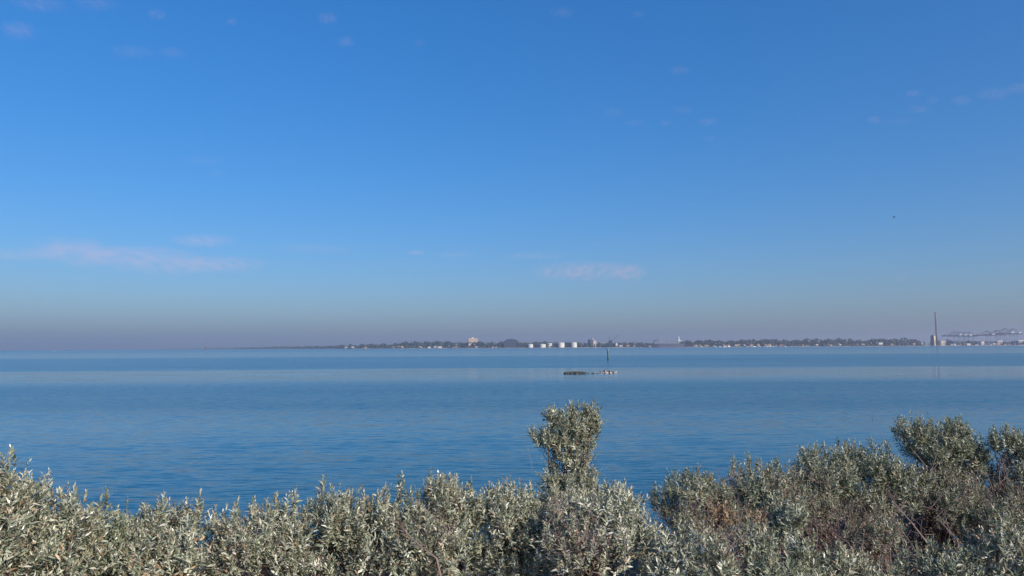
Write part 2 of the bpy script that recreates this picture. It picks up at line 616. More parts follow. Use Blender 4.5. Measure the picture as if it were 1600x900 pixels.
# right-hand side
shrub('rounded dark saltbush across the water gap from the pillar shrub, brown bare twigs below',
      [(1075, 768, 44, 30, 7.4, .34), (1040, 785, 22, 20, 7.4, .2), (1110, 770, 32, 26, 7.5, .28), (1080, 830, 55, 40, 7.3, .4), (1148, 800, 42, 36, 7.5, .3)],
      [(1052, 734, 7.4, .2), (1024, 752, 7.4, .14), (1090, 730, 7.4, .2), (1110, 740, 7.5, .16), (1130, 748, 7.5, .16)], leaf=0.043, green=.42,
      twigs=[(1060, 815, 45, 26, 7.0, 170), (1135, 775, 22, 30, 7.2, 90)], bare=-0.7)
shrub('pale saltbush low in front of the rounded dark one, an orange dead clump behind it',
      [(1075, 890, 80, 62, 5.0, .45)],
      [(1040, 830, 5.0, .16), (1095, 818, 5.0, .2), (1110, 825, 5.0, .16), (1065, 826, 5.0, .16), (1130, 830, 5.1, .16)], leaf=0.049,
      probs=np.array([.28, .28, .18, .08, .11, .05, .02]), twigs=[(1130, 872, 24, 30, 4.7, 90)])
shrub('clump of dead orange brown leaves at the foot of the rounded dark saltbush',
      [(1125, 802, 22, 16, 6.6, .15), (1180, 815, 18, 16, 6.7, .15)], [], leaf=0.046, dens=.8, green=0,
      probs=np.array([.03, .03, .02, .0, .02, .30, .60]), stems=4, twigs=[(1150, 830, 60, 26, 6.5, 160)])
shrub('upright saltbush with several leafy tips at the left end of the high right thicket',
      [(1180, 770, 46, 46, 7.6, .4), (1220, 790, 50, 50, 7.6, .4)],
      [(1146, 710, 7.6, .22), (1168, 706, 7.6, .22), (1157, 722, 7.6), (1185, 718, 7.6), (1198, 725, 7.6), (1214, 712, 7.6), (1232, 722, 7.6)],
      leaf=0.043, green=.36, twigs=[(1190, 830, 50, 30, 7.1, 120)])
shrub('green grey saltbush in the high right thicket, tangled bare twigs on its face',
      [(1285, 745, 46, 46, 7.8, .42), (1262, 790, 50, 46, 7.6, .4)],
      [(1248, 718, 7.8), (1266, 708, 7.8), (1288, 690, 7.8, .24), (1308, 686, 7.8, .22), (1274, 700, 7.8), (1322, 700, 7.8)],
      leaf=0.043, green=.42, twigs=[(1255, 785, 45, 40, 7.1, 230), (1310, 850, 40, 46, 6.8, 150)])
shrub('saltbush with a rusty patch left of the highest rounded crown in the right thicket',
      [(1355, 745, 44, 48, 7.9, .42), (1340, 800, 50, 46, 7.7, .4), (1370, 840, 46, 36, 7.0, .3)],
      [(1345, 698, 7.9), (1360, 682, 7.9, .24), (1378, 690, 7.9), (1388, 690, 7.9, .2), (1332, 705, 7.9)],
      leaf=0.043, green=.42, probs=np.array([.26, .18, .20, .12, .06, .10, .08]), twigs=[(1330, 850, 55, 45, 7.0, 230)])
shrub('highest rounded crown of the right thicket, dark lobe on its left and bare branches below',
      [(1428, 672, 30, 18, 8.2, .24), (1485, 690, 38, 32, 8.2, .36), (1455, 705, 44, 32, 8.2, .36), (1515, 725, 32, 36, 8.2, .34),
       (1465, 770, 66, 44, 8.1, .45), (1415, 770, 50, 40, 7.6, .3), (1500, 800, 50, 34, 7.5, .3)],
      [(1432, 648, 8.2, .2), (1404, 664, 8.2, .14), (1452, 655, 8.2, .16), (1478, 655, 8.2, .16), (1494, 652, 8.2, .18), (1512, 665, 8.2, .18), (1530, 690, 8.2, .16)],
      leaf=0.043, green=.45, dens=1.15, bare=-0.75, twigs=[(1480, 770, 50, 36, 7.4, 190), (1410, 700, 26, 26, 8.0, 20), (1440, 830, 60, 50, 7.2, 170)])
shrub('saltbush at the right edge of the photo, one lobe reaching left over water',
      [(1572, 690, 26, 18, 7.9, .22), (1600, 705, 34, 30, 7.9, .3), (1600, 770, 52, 46, 7.8, .42), (1560, 815, 44, 36, 7.3, .3)],
      [(1553, 664, 7.9, .16), (1572, 662, 7.9, .18), (1590, 672, 7.9, .18), (1608, 670, 7.9, .2)], leaf=0.043, green=.36,
      twigs=[(1560, 790, 40, 40, 7.2, 200)], bare=-0.7)
shrub('leafy pale saltbush at the bottom edge in front of the right thicket, one tall tip',
      [(1220, 900, 76, 64, 5.1, .45), (1225, 820, 28, 40, 5.6, .22)],
      [(1222, 785, 5.6, .26), (1212, 800, 5.6, .2), (1270, 830, 5.2), (1192, 835, 5.1), (1245, 838, 5.1)], leaf=0.049,
      probs=np.array([.28, .26, .18, .10, .11, .05, .02]), green=.34)
shrub('small leafy saltbush low between the grey bare twigs near the bottom edge',
      [(1335, 905, 56, 36, 5.4, .35)], [(1322, 868, 5.4, .16), (1350, 872, 5.4, .16)], leaf=0.043,
      twigs=[(1330, 850, 60, 40, 5.8, 120), (1410, 890, 30, 30, 5.4, 50)])
shrub('saltbush with a few upright leafy shoots at the bottom under the highest crown',
      [(1465, 905, 66, 52, 5.6, .4)],
      [(1457, 835, 5.6, .26), (1482, 845, 5.6, .2), (1512, 838, 5.7, .22), (1440, 862, 5.6), (1402, 876, 5.4, .14)], leaf=0.047, green=.42,
      twigs=[(1400, 850, 40, 50, 6.2, 120)])
shrub('pale dense saltbush in the bottom right corner of the photo',
      [(1570, 890, 66, 64, 5.5, .4)],
      [(1557, 820, 5.5, .22), (1580, 828, 5.5), (1600, 830, 5.5), (1535, 850, 5.5, .2)], leaf=0.047, green=.15)

# the scrub goes on along the bank to both sides: one mass of ground cover
UP, UD = [], []
while len(UP) < 17000:
    x, y = rng.uniform(-9.5, 10.5), rng.uniform(2.8, 10.5)
    out = abs(x) - (.72 * y + 1.0)
    if out < 0 and rng.uniform() < .8:
        continue
    z = hill(x, y)
    hh = (rng.uniform(.5, 1.25) * min(1, .35 + out) if out > 0 else .22)
    rr = .6 if out > 0 else .3
    for k in range(70 if out > 0 else 5):
        v = rng.normal(size=3)
        v /= np.linalg.norm(v)
        v[2] = abs(v[2])
        UP.append(np.array((x, y, z)) + v * np.array((rr, rr, hh)) * rng.uniform(.35, 1))
        d = v * .8 + np.array((0, 0, .8)) + rng.normal(0, .2, 3)
        UD.append(d / np.linalg.norm(d))
k_ = len(UP)
uv, uf, uc = leaves(np.array(UP), np.array(UD), rng.uniform(.09, .2, k_), rng.integers(10, 16, k_), np.full(k_, .046),
                    np.array([.30, .22, .20, .10, .07, .07, .04]), np.clip(rng.normal(.25, .15, k_), 0, .8))
tag(np_mesh('undergrowth', uv, uf, m_leaf, None, uc), kind='stuff')

# bare leaning branches in the right thicket
for lab, pts, r0 in (('pinkish bare branch slanting up to the left under the highest crown', [(1450, 850, 6.6), (1425, 818, 6.7), (1405, 795, 6.8), (1390, 775, 6.9)], .009),
                     ('second grey bare branch slanting right of the pinkish one', [(1495, 842, 6.6), (1478, 825, 6.7), (1462, 808, 6.8)], .007),
                     ('dark bare branch lying in the hedge left of the pillar shrub', [(682, 872, 4.9), (660, 856, 4.95), (640, 838, 5.0), (630, 826, 5.0)], .007)):
    P3 = [at(*p) for p in pts]
    e = empty('dead_branch', P3[0], label=lab, cat='branch')
    P3 = [p - P3[0] for p in P3]
    low = P3[0] + Vector((0.25, 0.1, -1.1))
    MB().tube([low] + P3, [r0 * 1.3] + list(np.linspace(r0, r0 * .4, len(P3))), 6).build('stem', m_twig, e, True)
    tb = MB()
    for k in range(7):
        i = rng.integers(1, len(P3))
        p = P3[i - 1].lerp(P3[i], rng.uniform())
        v = Vector((rng.normal(-.3, .6), rng.normal(0, .4), rng.uniform(.2, 1))).normalized()
        tb.tube([p, p + v * .09, p + v * .17 + Vector(rng.normal(0, .02, 3))], [r0 * .35, r0 * .25, r0 * .12], 4, False)
    tb.build('twig', m_twig, e)

# ------------------------------------------------------------------ beacon and rocks in the water
m_green = mat('green_paint', (0.01, 0.22, 0.17), 0.5, 0.3, 2.0)
m_dkgreen = mat('weathered_green_pile', (0.012, 0.06, 0.065), 0.7, 0.4, 2.0)
m_white = mat('white_paint', (0.75, 0.75, 0.72), 0.5, 0.12, 0.4)
m_steel = mat('galvanised_steel', (0.42, 0.45, 0.48), 0.45, 0.2, 1.0)
D = 340.0
bp = at(950.3, 562, D)
bp.z = 0
be = empty('channel_beacon', bp, label='dark green pile beacon standing in the water beyond the rocks', cat='beacon')
be.rotation_euler = (0, -R(3.2), 0)
MB().lathe([(.33, -4), (.33, .6), (.29, 2.0), (.24, 3.4), (.22, 4.6)], 16).build('pile', m_dkgreen, be, True)
MB().lathe([(.42, -.6), (.42, .5), (.36, .9), (.275, 1.0)], 16).build('fender_collar', m_dkgreen, be, True)
p = MB().lathe([(.55, 4.6), (.55, 4.72)], 12)
for k in range(6):
    a = k * math.pi / 3
    p.tube([(.5 * math.cos(a), .5 * math.sin(a), 4.72), (.5 * math.cos(a), .5 * math.sin(a), 5.2)], .025, 5)
p.build('platform', m_steel, be)
l = MB()
for s in (-.18, .18):
    l.tube([(.42, s, 0.2), (.36, s, 4.6)], .03, 5)
for k in range(14):
    l.tube([(.41 - k * .004, -.18, .4 + k * .3), (.41 - k * .004, .18, .4 + k * .3)], .02, 4)
l.build('ladder', m_steel, be)
MB().lathe([(.62, 4.73), (.62, 4.8), (.03, 5.7)], 16).build('topmark', m_green, be)
lt = MB().lathe([(.10, 5.6), (.13, 5.65), (.13, 5.9), (.05, 5.98)], 12).build('lantern', m_green, be, True)


def rock(name, label, x0, x1, ypx, top, depth, m, seed, parts=(), hump=3):
    rg = np.random.default_rng(seed)
    d = EYE * F / (ypx - (546.6 - 0.0053 * (x0 + x1) / 2))
    a, c = at(x0, ypx, d), at(x1, ypx, d)
    w = (c.x - a.x)
    o = empty(name, ((a.x + c.x) / 2, d, 0), label=label, cat='rocks')
    NX, NY = 70, 22
    ph = rg.uniform(0, 6, 8)
    vv, ff = [], []
    for j in range(NY):
        for i in range(NX):
            u_, v_ = i / (NX - 1) * 2 - 1, j / (NY - 1) * 2 - 1
            env = max(0, 1 - abs(u_) ** 4) * max(0, 1 - abs(v_) ** 2.2)
            lump = (.62 + .22 * math.sin(u_ * hump * 3 + ph[0]) + .16 * math.sin(u_ * 17 + v_ * 3 + ph[1])
                    + .14 * math.sin(u_ * 31 + v_ * 7 + ph[2]) * math.cos(v_ * 6 + ph[3]) + rg.normal(0, .05))
            z = -0.35 + (top + .35) * env ** .5 * max(.35, lump) / .95
            vv.append((u_ * w / 2 * (1 + .04 * math.sin(v_ * 5 + ph[4])), v_ * depth / 2 * (1 + .15 * math.sin(u_ * 6 + ph[5])), z))
    for j in range(NY - 1):
        for i in range(NX - 1):
            q = j * NX + i
            ff.append((q, q + 1, q + NX + 1, q + NX))
    MB().add(vv, ff).build('rock_body', m, o)
    return o, w


m_rock = mat('wet_dark_rock', (0.055, 0.055, 0.04), 0.7, 0.6, 2.5)
m_weed = mat('olive_weed', (0.10, 0.095, 0.06), 0.8, 0.5, 6.0)
m_pale, nt, b = new_mat('guano_topped_rock')
geo2 = nt.nodes.new('ShaderNodeNewGeometry')
nz = nt.nodes.new('ShaderNodeTexNoise')
nz.inputs['Scale'].default_value = 1.3
nz.inputs['Detail'].default_value = 4
nt.links.new(geo2.outputs['Position'], nz.inputs['Vector'])
rmp = nt.nodes.new('ShaderNodeValToRGB')
rmp.color_ramp.elements[0].position = .44
rmp.color_ramp.elements[0].color = (.07, .06, .05, 1)
rmp.color_ramp.elements[1].position = .52
rmp.color_ramp.elements[1].color = (.62, .50, .42, 1)
nt.links.new(nz.outputs['Fac'], rmp.inputs[0])
nt.links.new(rmp.outputs[0], b.inputs['Base Color'])
b.inputs['Roughness'].default_value = .9

ro, w = rock('rock_ledge', 'dark weedy rock ledge with a tufted top, left one of the rocks in the bay', 879, 918, 583.5, .45, 2.4, m_rock, 3, hump=2)
tb = MB()
for k in range(260):
    u_ = rng.uniform(-.92, .92)
    p = Vector((u_ * w / 2, rng.uniform(-.7, .6), rng.uniform(.15, .36) * (1 - abs(u_) ** 4)))
    for q in range(3):
        v = Vector((rng.normal(0, .5), rng.normal(0, .4), 1)).normalized()
        l_ = rng.uniform(.08, .30)
        tb.tube([p, p + v * l_ * .6, p + v * l_ + Vector(rng.normal(0, .05, 3))], [.035, .03, .008], 4, False)
tb.build('weed_tuft', m_weed, ro)
rock('rock_ledge', 'low rock with pale pinkish caps, right one of the rocks in the bay', 933, 966, 582, .62, 2.2, m_pale, 8, hump=2)
rock('rock_ledge', 'thin dark rock barely above the water between the two bigger rocks', 915, 938, 583.4, .2, 1.2, m_rock, 12)

# ------------------------------------------------------------------ far shore
m_land = mat('far_land', (0.10, 0.10, 0.06), 0.95, 0.4, 0.01)
m_beach = mat('shore_stone', (0.30, 0.26, 0.21), 0.9, 0.3, 0.02)
m_trees = mat('far_tree_leaves', (0.03, 0.05, 0.045), 0.9, 0.5, 0.02)


def shore_d(x):
    """distance of the far waterline at photo column x"""
    return float(np.interp(x, [-100, 250, 330, 420, 530, 545, 640, 900, 1200, 1440, 1700],
                           [13500, 11500, 9500, 7600, 6000, 5200, 4700, 4350, 4300, 4150, 4000]))


lv, lf = [], []
cols = list(range(250, 1800, 10))
rows = [(0, -2.0), (6, .8), (14, 2.2), (60, 3.2), (260, 4.5), (900, 8.0), (2000, 9.0)]
for x in cols:
    d0 = shore_d(x) + 18 * math.sin(x * .11) + 9 * math.sin(x * .37)
    for dd, z in rows:
        lv.append((gx(x, d0 + dd), d0 + dd, z))
for i in range(len(cols) - 1):
    for j in range(len(rows) - 1):
        a = i * len(rows) + j
        lf.append((a, a + len(rows), a + len(rows) + 1, a + 1))
tag(MB().add(lv, lf).build('far_shore', m_land), kind='structure')
bv, bf = [], []
for x in cols:
    d0 = shore_d(x) + 18 * math.sin(x * .11) + 9 * math.sin(x * .37) - 4
    for dd, z in ((0, -1), (3, 1.6), (7, 2.4)):
        bv.append((gx(x, d0 + dd), d0 + dd, z))
for i in range(len(cols) - 1):
    for j in range(2):
        a = i * 3 + j
        bf.append((a, a + 3, a + 4, a + 1))
tag(MB().add(bv, bf).build('shore_revetment', m_beach), kind='structure')

# tree belt: many ragged crowns, one far-off mass
ico = bmesh.new()
bmesh.ops.create_icosphere(ico, subdivisions=2, radius=1)
iv = np.array([v.co[:] for v in ico.verts])
ifc = np.array([[v.index for v in f.verts] for f in ico.faces])
ico.free()
TV, TF = [], []
cnt = 0


def crown(c, r, h):
    global cnt
    p = iv * (1 + rng.normal(0, .16, (len(iv), 1))) * np.array([r, r, h]) + np.array(c)
    TV.append(p)
    TF.append(ifc + cnt * len(iv))
    cnt += 1


prof = ([250, 330, 400, 480, 540, 560, 640, 680, 730, 760, 800, 840, 900, 940, 960, 1010, 1070, 1120, 1240, 1330, 1420, 1445, 1470, 1480, 1500, 1560, 1700],
        [.6, 1.0, 2.5, 3.5, 5, 5.5, 8.5, 9.5, 9, 7.5, 8.5, 8, 6.5, 6.5, 6, 6.5, 8, 9, 9.5, 9.5, 9.5, 6, 5, 7.5, 6.5, 5, 4.5])
for i in range(4600):
    x = rng.uniform(250, 1690)
    d = shore_d(x) + rng.uniform(45, 420)
    top = np.interp(x, *prof) * d / F * 1.12 * (1 + .13 * math.sin(x * .09) * math.sin(x * .031 + 1) + .09 * math.sin(x * .37)) * rng.uniform(.45, 1.02) + rng.uniform(-2, 2)
    if 1468 < x < 1690 and rng.uniform() < .45:
        continue
    r = rng.uniform(4, 9) * (1.2 if x < 540 else 1)
    h = max(2.5, min(top * .5, rng.uniform(4.5, 8)))
    crown((gx(x, d), d, max(3, top + 2 - h)), r, h)
    if top > 14:
        crown((gx(x, d) + rng.normal(0, 3), d, 6), r * 1.1, 7)
tree_o = np_mesh('far_trees', np.concatenate(TV), [np.concatenate(TF)], m_trees, None, smooth=False)
tag(tree_o, kind='stuff')


def put(o, x, d, z=2.5, rz=0):
    o.location = (gx(x, d), d, z)
    o.rotation_euler.z = rz
    return o


# houses
def pm(name, col):
    return mat(name, col, .8, .12, .1)


wallm = [pm('cream_render', (.48, .42, .34)), pm('white_render', (.58, .56, .52)), pm('pink_brick', (.36, .25, .20))]
roofm = [pm('terracotta_tile', (.34, .16, .11)), pm('grey_tile', (.22, .22, .24)), pm('brown_tile', (.26, .17, .13))]
m_glass = mat('dark_window', (.03, .04, .05), .15, .2, .2)
labs = ['cream house with a tiled roof showing between the far shore trees',
        'white house with a grey roof showing between the far shore trees',
        'pink brick house with a brown roof showing between the far shore trees']
protos = []
for k in range(3):
    h = empty('house', (0, 0, 0), label=labs[k], cat='house', group=['cream far shore houses', 'white far shore houses', 'pink far shore houses'][k])
    MB().box((0, 0, 3), (15, 11, 6)).build('wall', wallm[k], h)
    MB().prism([(-8.2, 5.9), (8.2, 5.9), (0, 9.6)], -6, 6).build('roof', roofm[k], h)
    for wx in (-4.5, 0, 4.5):
        MB().box((wx, -5.51, 3.4), (2.2, .16, 2.2)).build('window', m_glass, h)
    protos.append(h)
spots = []
for lo, hi, c in ((541, 640, 9), (640, 780, 10), (960, 1020, 5), (1076, 1240, 26), (1240, 1300, 9), (1300, 1440, 6)):
    for k in range(c):
        spots.append(rng.uniform(lo, hi))
used = [0, 0, 0]
for x in spots:
    k = int(rng.choice(3, p=[.42, .33, .25]))
    o = protos[k] if not used[k] else copy_tree(protos[k])
    used[k] += 1
    d = shore_d(x) + rng.uniform(28, 60)
    o.location = (gx(x, d), d, 2.6 + rng.uniform(0, 6))
    o.rotation_euler.z = rng.uniform(-.5, .7)
    s = rng.uniform(.6, 1.3)
    o.scale = (s, s, s)


# white sheds on the waterfront
def shed(label, x, w, h, wm, rm, dep=25, rz=0.25, dd=35, z=2.5):
    d = shore_d(x) + dd
    e = put(empty('waterfront_shed', (0, 0, 0), label=label, cat='shed'), x, d, z, rz)
    MB().box((0, 0, h / 2), (w, dep, h)).build('wall', wm, e)
    MB().prism([(-w / 2 - 1, h - .1), (w / 2 + 1, h - .1), (w / 2 - 2, h + 2.4), (-w / 2 + 2, h + 2.4)], -dep / 2 - 1, dep / 2 + 1).build('roof', rm, e)
    for k in range(3):
        MB().box((w * (k - 1) * .3, -dep / 2 - .05, h * .35), (w * .12, .2, h * .6)).build('door', m_glass, e)
    return e


shed('small cream building at the left tip of the far shore', 542, 32, 12, wallm[0], roofm[1])
shed('bright white shed on the waterfront left of the pale apartment block', 687, 26, 7, wallm[1], m_white)
shed('low bright white building on the shore well left of the chimney', 1374, 26, 9, wallm[1], m_white, z=9)
shed('small white silo shaped shed right of the dockyard crane', 963, 12, 14, wallm[1], m_white, dep=12, z=8)
shed('cream low building at the right foot of the tall chimney', 1471, 30, 26, wallm[0], roofm[1])
shed('cream annex left of the power station tower', 1440, 22, 12, wallm[0], roofm[1], z=8)
shed('long blue grey hall left of the power station tower', 1448, 40, 20, pm('blue_cladding', (.13, .20, .27)), roofm[1], rz=.1)
shed('long white warehouse roof under the left part of the right container cranes', 1560, 38, 22, roofm[1], m_white, dd=80)
shed('white warehouse roof at the far right end of the docks', 1594, 48, 24, roofm[1], m_white, dd=90)
shed('small white terminal office between the two rows of container cranes', 1533, 20, 20, wallm[1], roofm[0], dd=70)
shed('pale sheds low beside the water under the left container cranes', 1511, 24, 7, wallm[1], m_white)

# apartment block
d = shore_d(738) + 160
ap = put(empty('apartment_block', (0, 0, 0), label='pale pink slab apartment block standing above the far shore trees', cat='building'), 739, d, 3, R(14))
m_apt = pm('pink_cream_render', (.50, .39, .32))
MB().box((0, 0, 32), (66, 18, 64)).build('wall', m_apt, ap)
MB().box((-3, 0, 68), (16, 12, 8)).build('roof_plant_room', m_apt, ap)
for fl in range(14):
    for k in range(9):
        MB().box((-28 + k * 7, -9.02, 6 + fl * 4.1), (3.2, .18, 1.7)).build('window', m_glass, ap) if fl > 6 else None

# plain grey blocks among the trees
m_blk = pm('blue_grey_block', (.20, .22, .25))
bl = empty('grey_block', (0, 0, 0), label='plain blue grey block rising among the far shore trees', cat='building', group='grey blocks among the far shore trees')
MB().box((0, 0, 11), (30, 18, 22)).build('wall', m_blk, bl)
MB().box((4, 0, 23.5), (9, 8, 3)).build('roof_plant_room', m_blk, bl)
for k in range(4):
    MB().box((-10.5 + k * 7, -9.05, 12), (3.4, .2, 15)).build('window', m_glass, bl)
for k, (x, sx_, sz_) in enumerate(((562, .8, .7), (622, 1.0, .9), (665, 1.1, .95), (712, .9, .9), (770, 1.2, .9), (822, 1.6, 1.25), (912, .9, .9), (940, 1.3, 1.05), (977, .8, 1.1),
                                   (990, 1.3, .85), (1006, 1.0, .95), (1120, 1.1, 1.2), (1188, .8, 1.3), (1262, 1.0, 1.2), (1345, 1.3, 1.2), (1412, 1.2, 1.3), (1485, .9, .9), (1545, 1.1, .8))):
    o = bl if k == 0 else copy_tree(bl)
    put(o, x, shore_d(x) + 150 + 40 * (k % 3), 3, R(-25 + 17 * (k % 4)))
    o.scale = (sx_, 1, sz_ * 1.25)

ap.scale = (.92, 1, .93)

# barrel roofed hall
d = shore_d(800) + 75
hl = put(empty('barrel_roof_hall', (0, 0, 0), label='big dark hall with a rounded barrel roof between the apartment block and the white tanks', cat='building'), 799, d, 3, R(-8))
m_dkblue = pm('dark_blue_cladding_and_shade', (.045, .065, .11))  # real cladding on the hall, painted shade on two towers
MB().box((0, 0, 14), (84, 60, 28)).build('wall', m_dkblue, hl)
MB().prism([(46 * math.cos(a), 27 + 26 * math.sin(a)) for a in np.linspace(0, math.pi, 25)], -32, 32).build('roof', pm('grey_blue_roof', (.035, .05, .085)), hl)
for k in range(7):
    MB().box((-36 + k * 12, -30.1, 12), (7, .3, 12)).build('door', m_glass, hl)

# storage tanks
m_tank = mat('white_tank_paint', (.74, .72, .64), .5, .1, .05)
tank_spec = [(829, 15, 19, 40, 'small white storage tank nearest the barrel roofed hall'),
             (848, 18, 19, 40, 'white storage tank second from the barrel roofed hall'),
             (860, 22, 24, 110, 'broad cream storage tank set back behind the thin pole'),
             (877, 19, 27, 45, 'white storage tank second from the right end of the tank row'),
             (897, 17, 27, 45, 'cream storage tank at the right end of the tank row')]
for x, r, h, dd, lab in tank_spec:
    e = put(empty('storage_tank', (0, 0, 0), label=lab, cat='tank', group='storage tanks on the far shore'), x, shore_d(x) + dd, 3)
    MB().lathe([(r, -2), (r, h)], 32).build('tank_shell', m_tank, e)
    MB().lathe([(r + .3, h), (r + .3, h + .6), (r * .5, h + 2.2), (.2, h + 2.8)], 32).build('roof', m_tank, e)
    s = MB()
    for k in range(24):
        a = -2.6 + k * .07
        s.box(((r + .6) * math.cos(a), (r + .6) * math.sin(a), h * k / 24), (1.4, 1.4, .2))
    s.build('stair', m_steel, e)
e = put(empty('light_mast', (0, 0, 0), label='thin dark pole between the white storage tanks', cat='mast'), 853, shore_d(853) + 20, 1)
MB().lathe([(.9, 0), (.5, 34)], 8).build('pole', m_dkgreen, e)
MB().box((0, 0, 34), (4, 1, 1)).build('lamp_head', m_steel, e)

# tower block, right of the tanks
d = shore_d(925) + 120
tb_ = put(empty('silo_tower', (0, 0, 0), label='tower painted shaded left and sunlit pink right, between the tanks and the dockyard crane', cat='building'), 925, d, 3, R(30))
MB().box((-9, 0, 23), (24, 22, 46)).build('painted_shade_half', m_dkblue, tb_)  # the tower's shaded left face, put in as dark blue colour
MB().box((14, 0, 20), (21, 20, 40)).build('painted_lit_half', m_apt, tb_)  # its sunlit right face, put in as pink colour
MB().box((4, 0, 49), (9, 9, 9)).build('head_house', m_apt, tb_)

# dockyard crane
d = shore_d(953) + 20
dc = put(empty('dockyard_crane', (0, 0, 0), label='blue grey dockyard crane with its jib raised to the right', cat='crane'), 953, d, 2.5)
m_crane = mat('blue_grey_crane_paint', (.015, .025, .06), .8, .2, .05)
p = MB()
for sx_ in (-8, 8):
    for sy_ in (-8, 8):
        p.tube([(sx_, sy_, 0), (sx_ * .6, sy_ * .6, 24)], 1.3, 6)
p.box((0, 0, 24), (14, 14, 3))
p.build('portal', m_crane, dc)
MB().box((2, 0, 33), (18, 10, 12)).build('machine_house', m_crane, dc)
MB().tube([(2, 0, 38), (-5, 0, 62)], [1.6, .9], 6).build('mast', m_crane, dc)
p = MB()
for s in (-2, 2):
    p.tube([(8, s, 37), (50, s * .3, 70)], [1.2, .7], 6)
for k in range(8):
    q0, q1 = k / 8, (k + 1) / 8
    p.tube([(8 + 42 * q0, 2 - 1.4 * q0, 37 + 33 * q0), (8 + 42 * q1, -2 + 1.4 * q1, 37 + 33 * q1)], .4, 4)
p.build('jib', m_crane, dc)
MB().tube([(-5, 0, 62), (50, 0, 70)], .35, 5).build('stay', m_crane, dc)

# ship at the quay
d = shore_d(1045) - 70
sh = put(empty('ship', (0, 0, 0), label='long blue grey ship with a white raked funnel moored along the far shore', cat='ship'), 1043, d, 0, R(4))
sh.scale = (1, 1, 1.25)
m_hull = mat('blue_grey_hull', (.03, .045, .085), .5, .15, .03)
m_red = mat('dull_red_hull', (.14, .05, .07), .6, .2, .05)
m_super = mat('light_grey_superstructure', (.11, .14, .20), .5, .1, .05)


def hull(L_, B_, z0, z1, rake=.06):
    pl = []
    for i in range(21):
        u_ = i / 20 * 2 - 1
        wv = B_ / 2 * (1 - max(0, abs(u_) - .45) ** 1.7 / .55 ** 1.7 * (.98 if u_ < 0 else .45))
        pl.append((u_, wv))
    vv = []
    for z, k in ((z0, 1 - rake), (z1, 1.0)):
        for u_, wv in pl:
            vv.append((u_ * L_ / 2 * k, -wv, z))
        for u_, wv in reversed(pl):
            vv.append((u_ * L_ / 2 * k, wv, z))
    n_ = 42
    ff = [tuple(range(n_)), tuple(range(2 * n_ - 1, n_ - 1, -1))]
    for k in range(n_):
        ff.append((k, (k + 1) % n_, (k + 1) % n_ + n_, k + n_))
    return MB().add(vv, ff)


hull(205, 26, 4, 17).build('hull', m_hull, sh)
hull(192, 25.4, -3, 4.004).build('boot_top', m_red, sh)
MB().box((-5, 0, 22), (150, 20, 10)).build('deck_house', m_super, sh)
br = MB().box((-62, 0, 31), (26, 20, 8)).build('bridge', m_super, sh)
MB().box((-62, 0, 32), (26.3, 20.3, 2)).build('window', m_glass, br)
MB().tube([(-60, 0, 35), (-60, 0, 50)], [1, .4], 6).build('mast', m_dkblue, sh)
MB().tube([(-38, 0, 27), (-38, 0, 54)], [1.6, .8], 8).build('mast', m_steel, sh)
MB().prism([(62, 26.9), (84, 26.9), (76, 31), (69, 38), (68, 50), (63, 50)], -5, 5).build('funnel', pm('pale_grey_funnel', (.5, .52, .55)), sh)
MB().box((25, 0, 29), (60, 16, 4)).build('upper_deck', m_super, sh)


# moored yachts
def yacht(label, group=None):
    y = empty('sailing_yacht', (0, 0, 0), label=label, cat='boat', group=group)
    hull(13, 3.8, -.4, 1.5, .15).build('hull', m_white, y)
    MB().box((.5, 0, 2.0), (5, 2.4, 1.0), taper=.8).build('cabin', m_white, y)
    MB().tube([(-1, 0, 1.5), (-1, 0, 19)], [.16, .09], 6).build('mast', m_steel, y)
    MB().tube([(-1, 0, 3.2), (4.5, 0, 3.3)], .22, 6).build('boom', m_white, y)
    return y


y0 = yacht('white sailing yacht with a bare mast moored off the far shore houses', 'yachts moored along the far shore')
for k in range(22):
    x = rng.uniform(1078, 1236)
    o = y0 if k == 0 else copy_tree(y0)
    put(o, x, shore_d(x) - rng.uniform(15, 90), 0, rng.uniform(-1, 1))
    o.scale = (1.5,) * 3 if rng.uniform() < .4 else (1.1,) * 3
d = 3300
sb = put(yacht('tiny dark sailed boat alone near the left horizon'), 321.5, d, 0, .3)
MB().prism([(-.9, 3.6), (4.4, 3.6), (-.9, 18.6)], -.06, .06).build('mainsail', mat('dark_sailcloth', (.10, .07, .09), .8, .1), sb)
MB().prism([(-1.2, 17), (-1.2, 3), (-6.2, 2.2)], -.06, .06).build('jib_sail', bpy.data.materials['dark_sailcloth'], sb)
for ch in children(sb):
    if ch.name.startswith(('hull', 'cabin')):
        ch.data.materials[0] = bpy.data.materials['dark_sailcloth']
mbt = put(empty('motor_boat', (0, 0, 0), label='small white motor boat far out at the left of the horizon', cat='boat'), 85, 3000, 0, .2)
hull(12, 3.6, -.3, 1.5).build('hull', m_white, mbt)
MB().box((.6, 0, 2.3), (5.5, 2.8, 1.9), taper=.75).build('cabin', m_white, mbt)
mbt.scale = (.45, .45, .45)

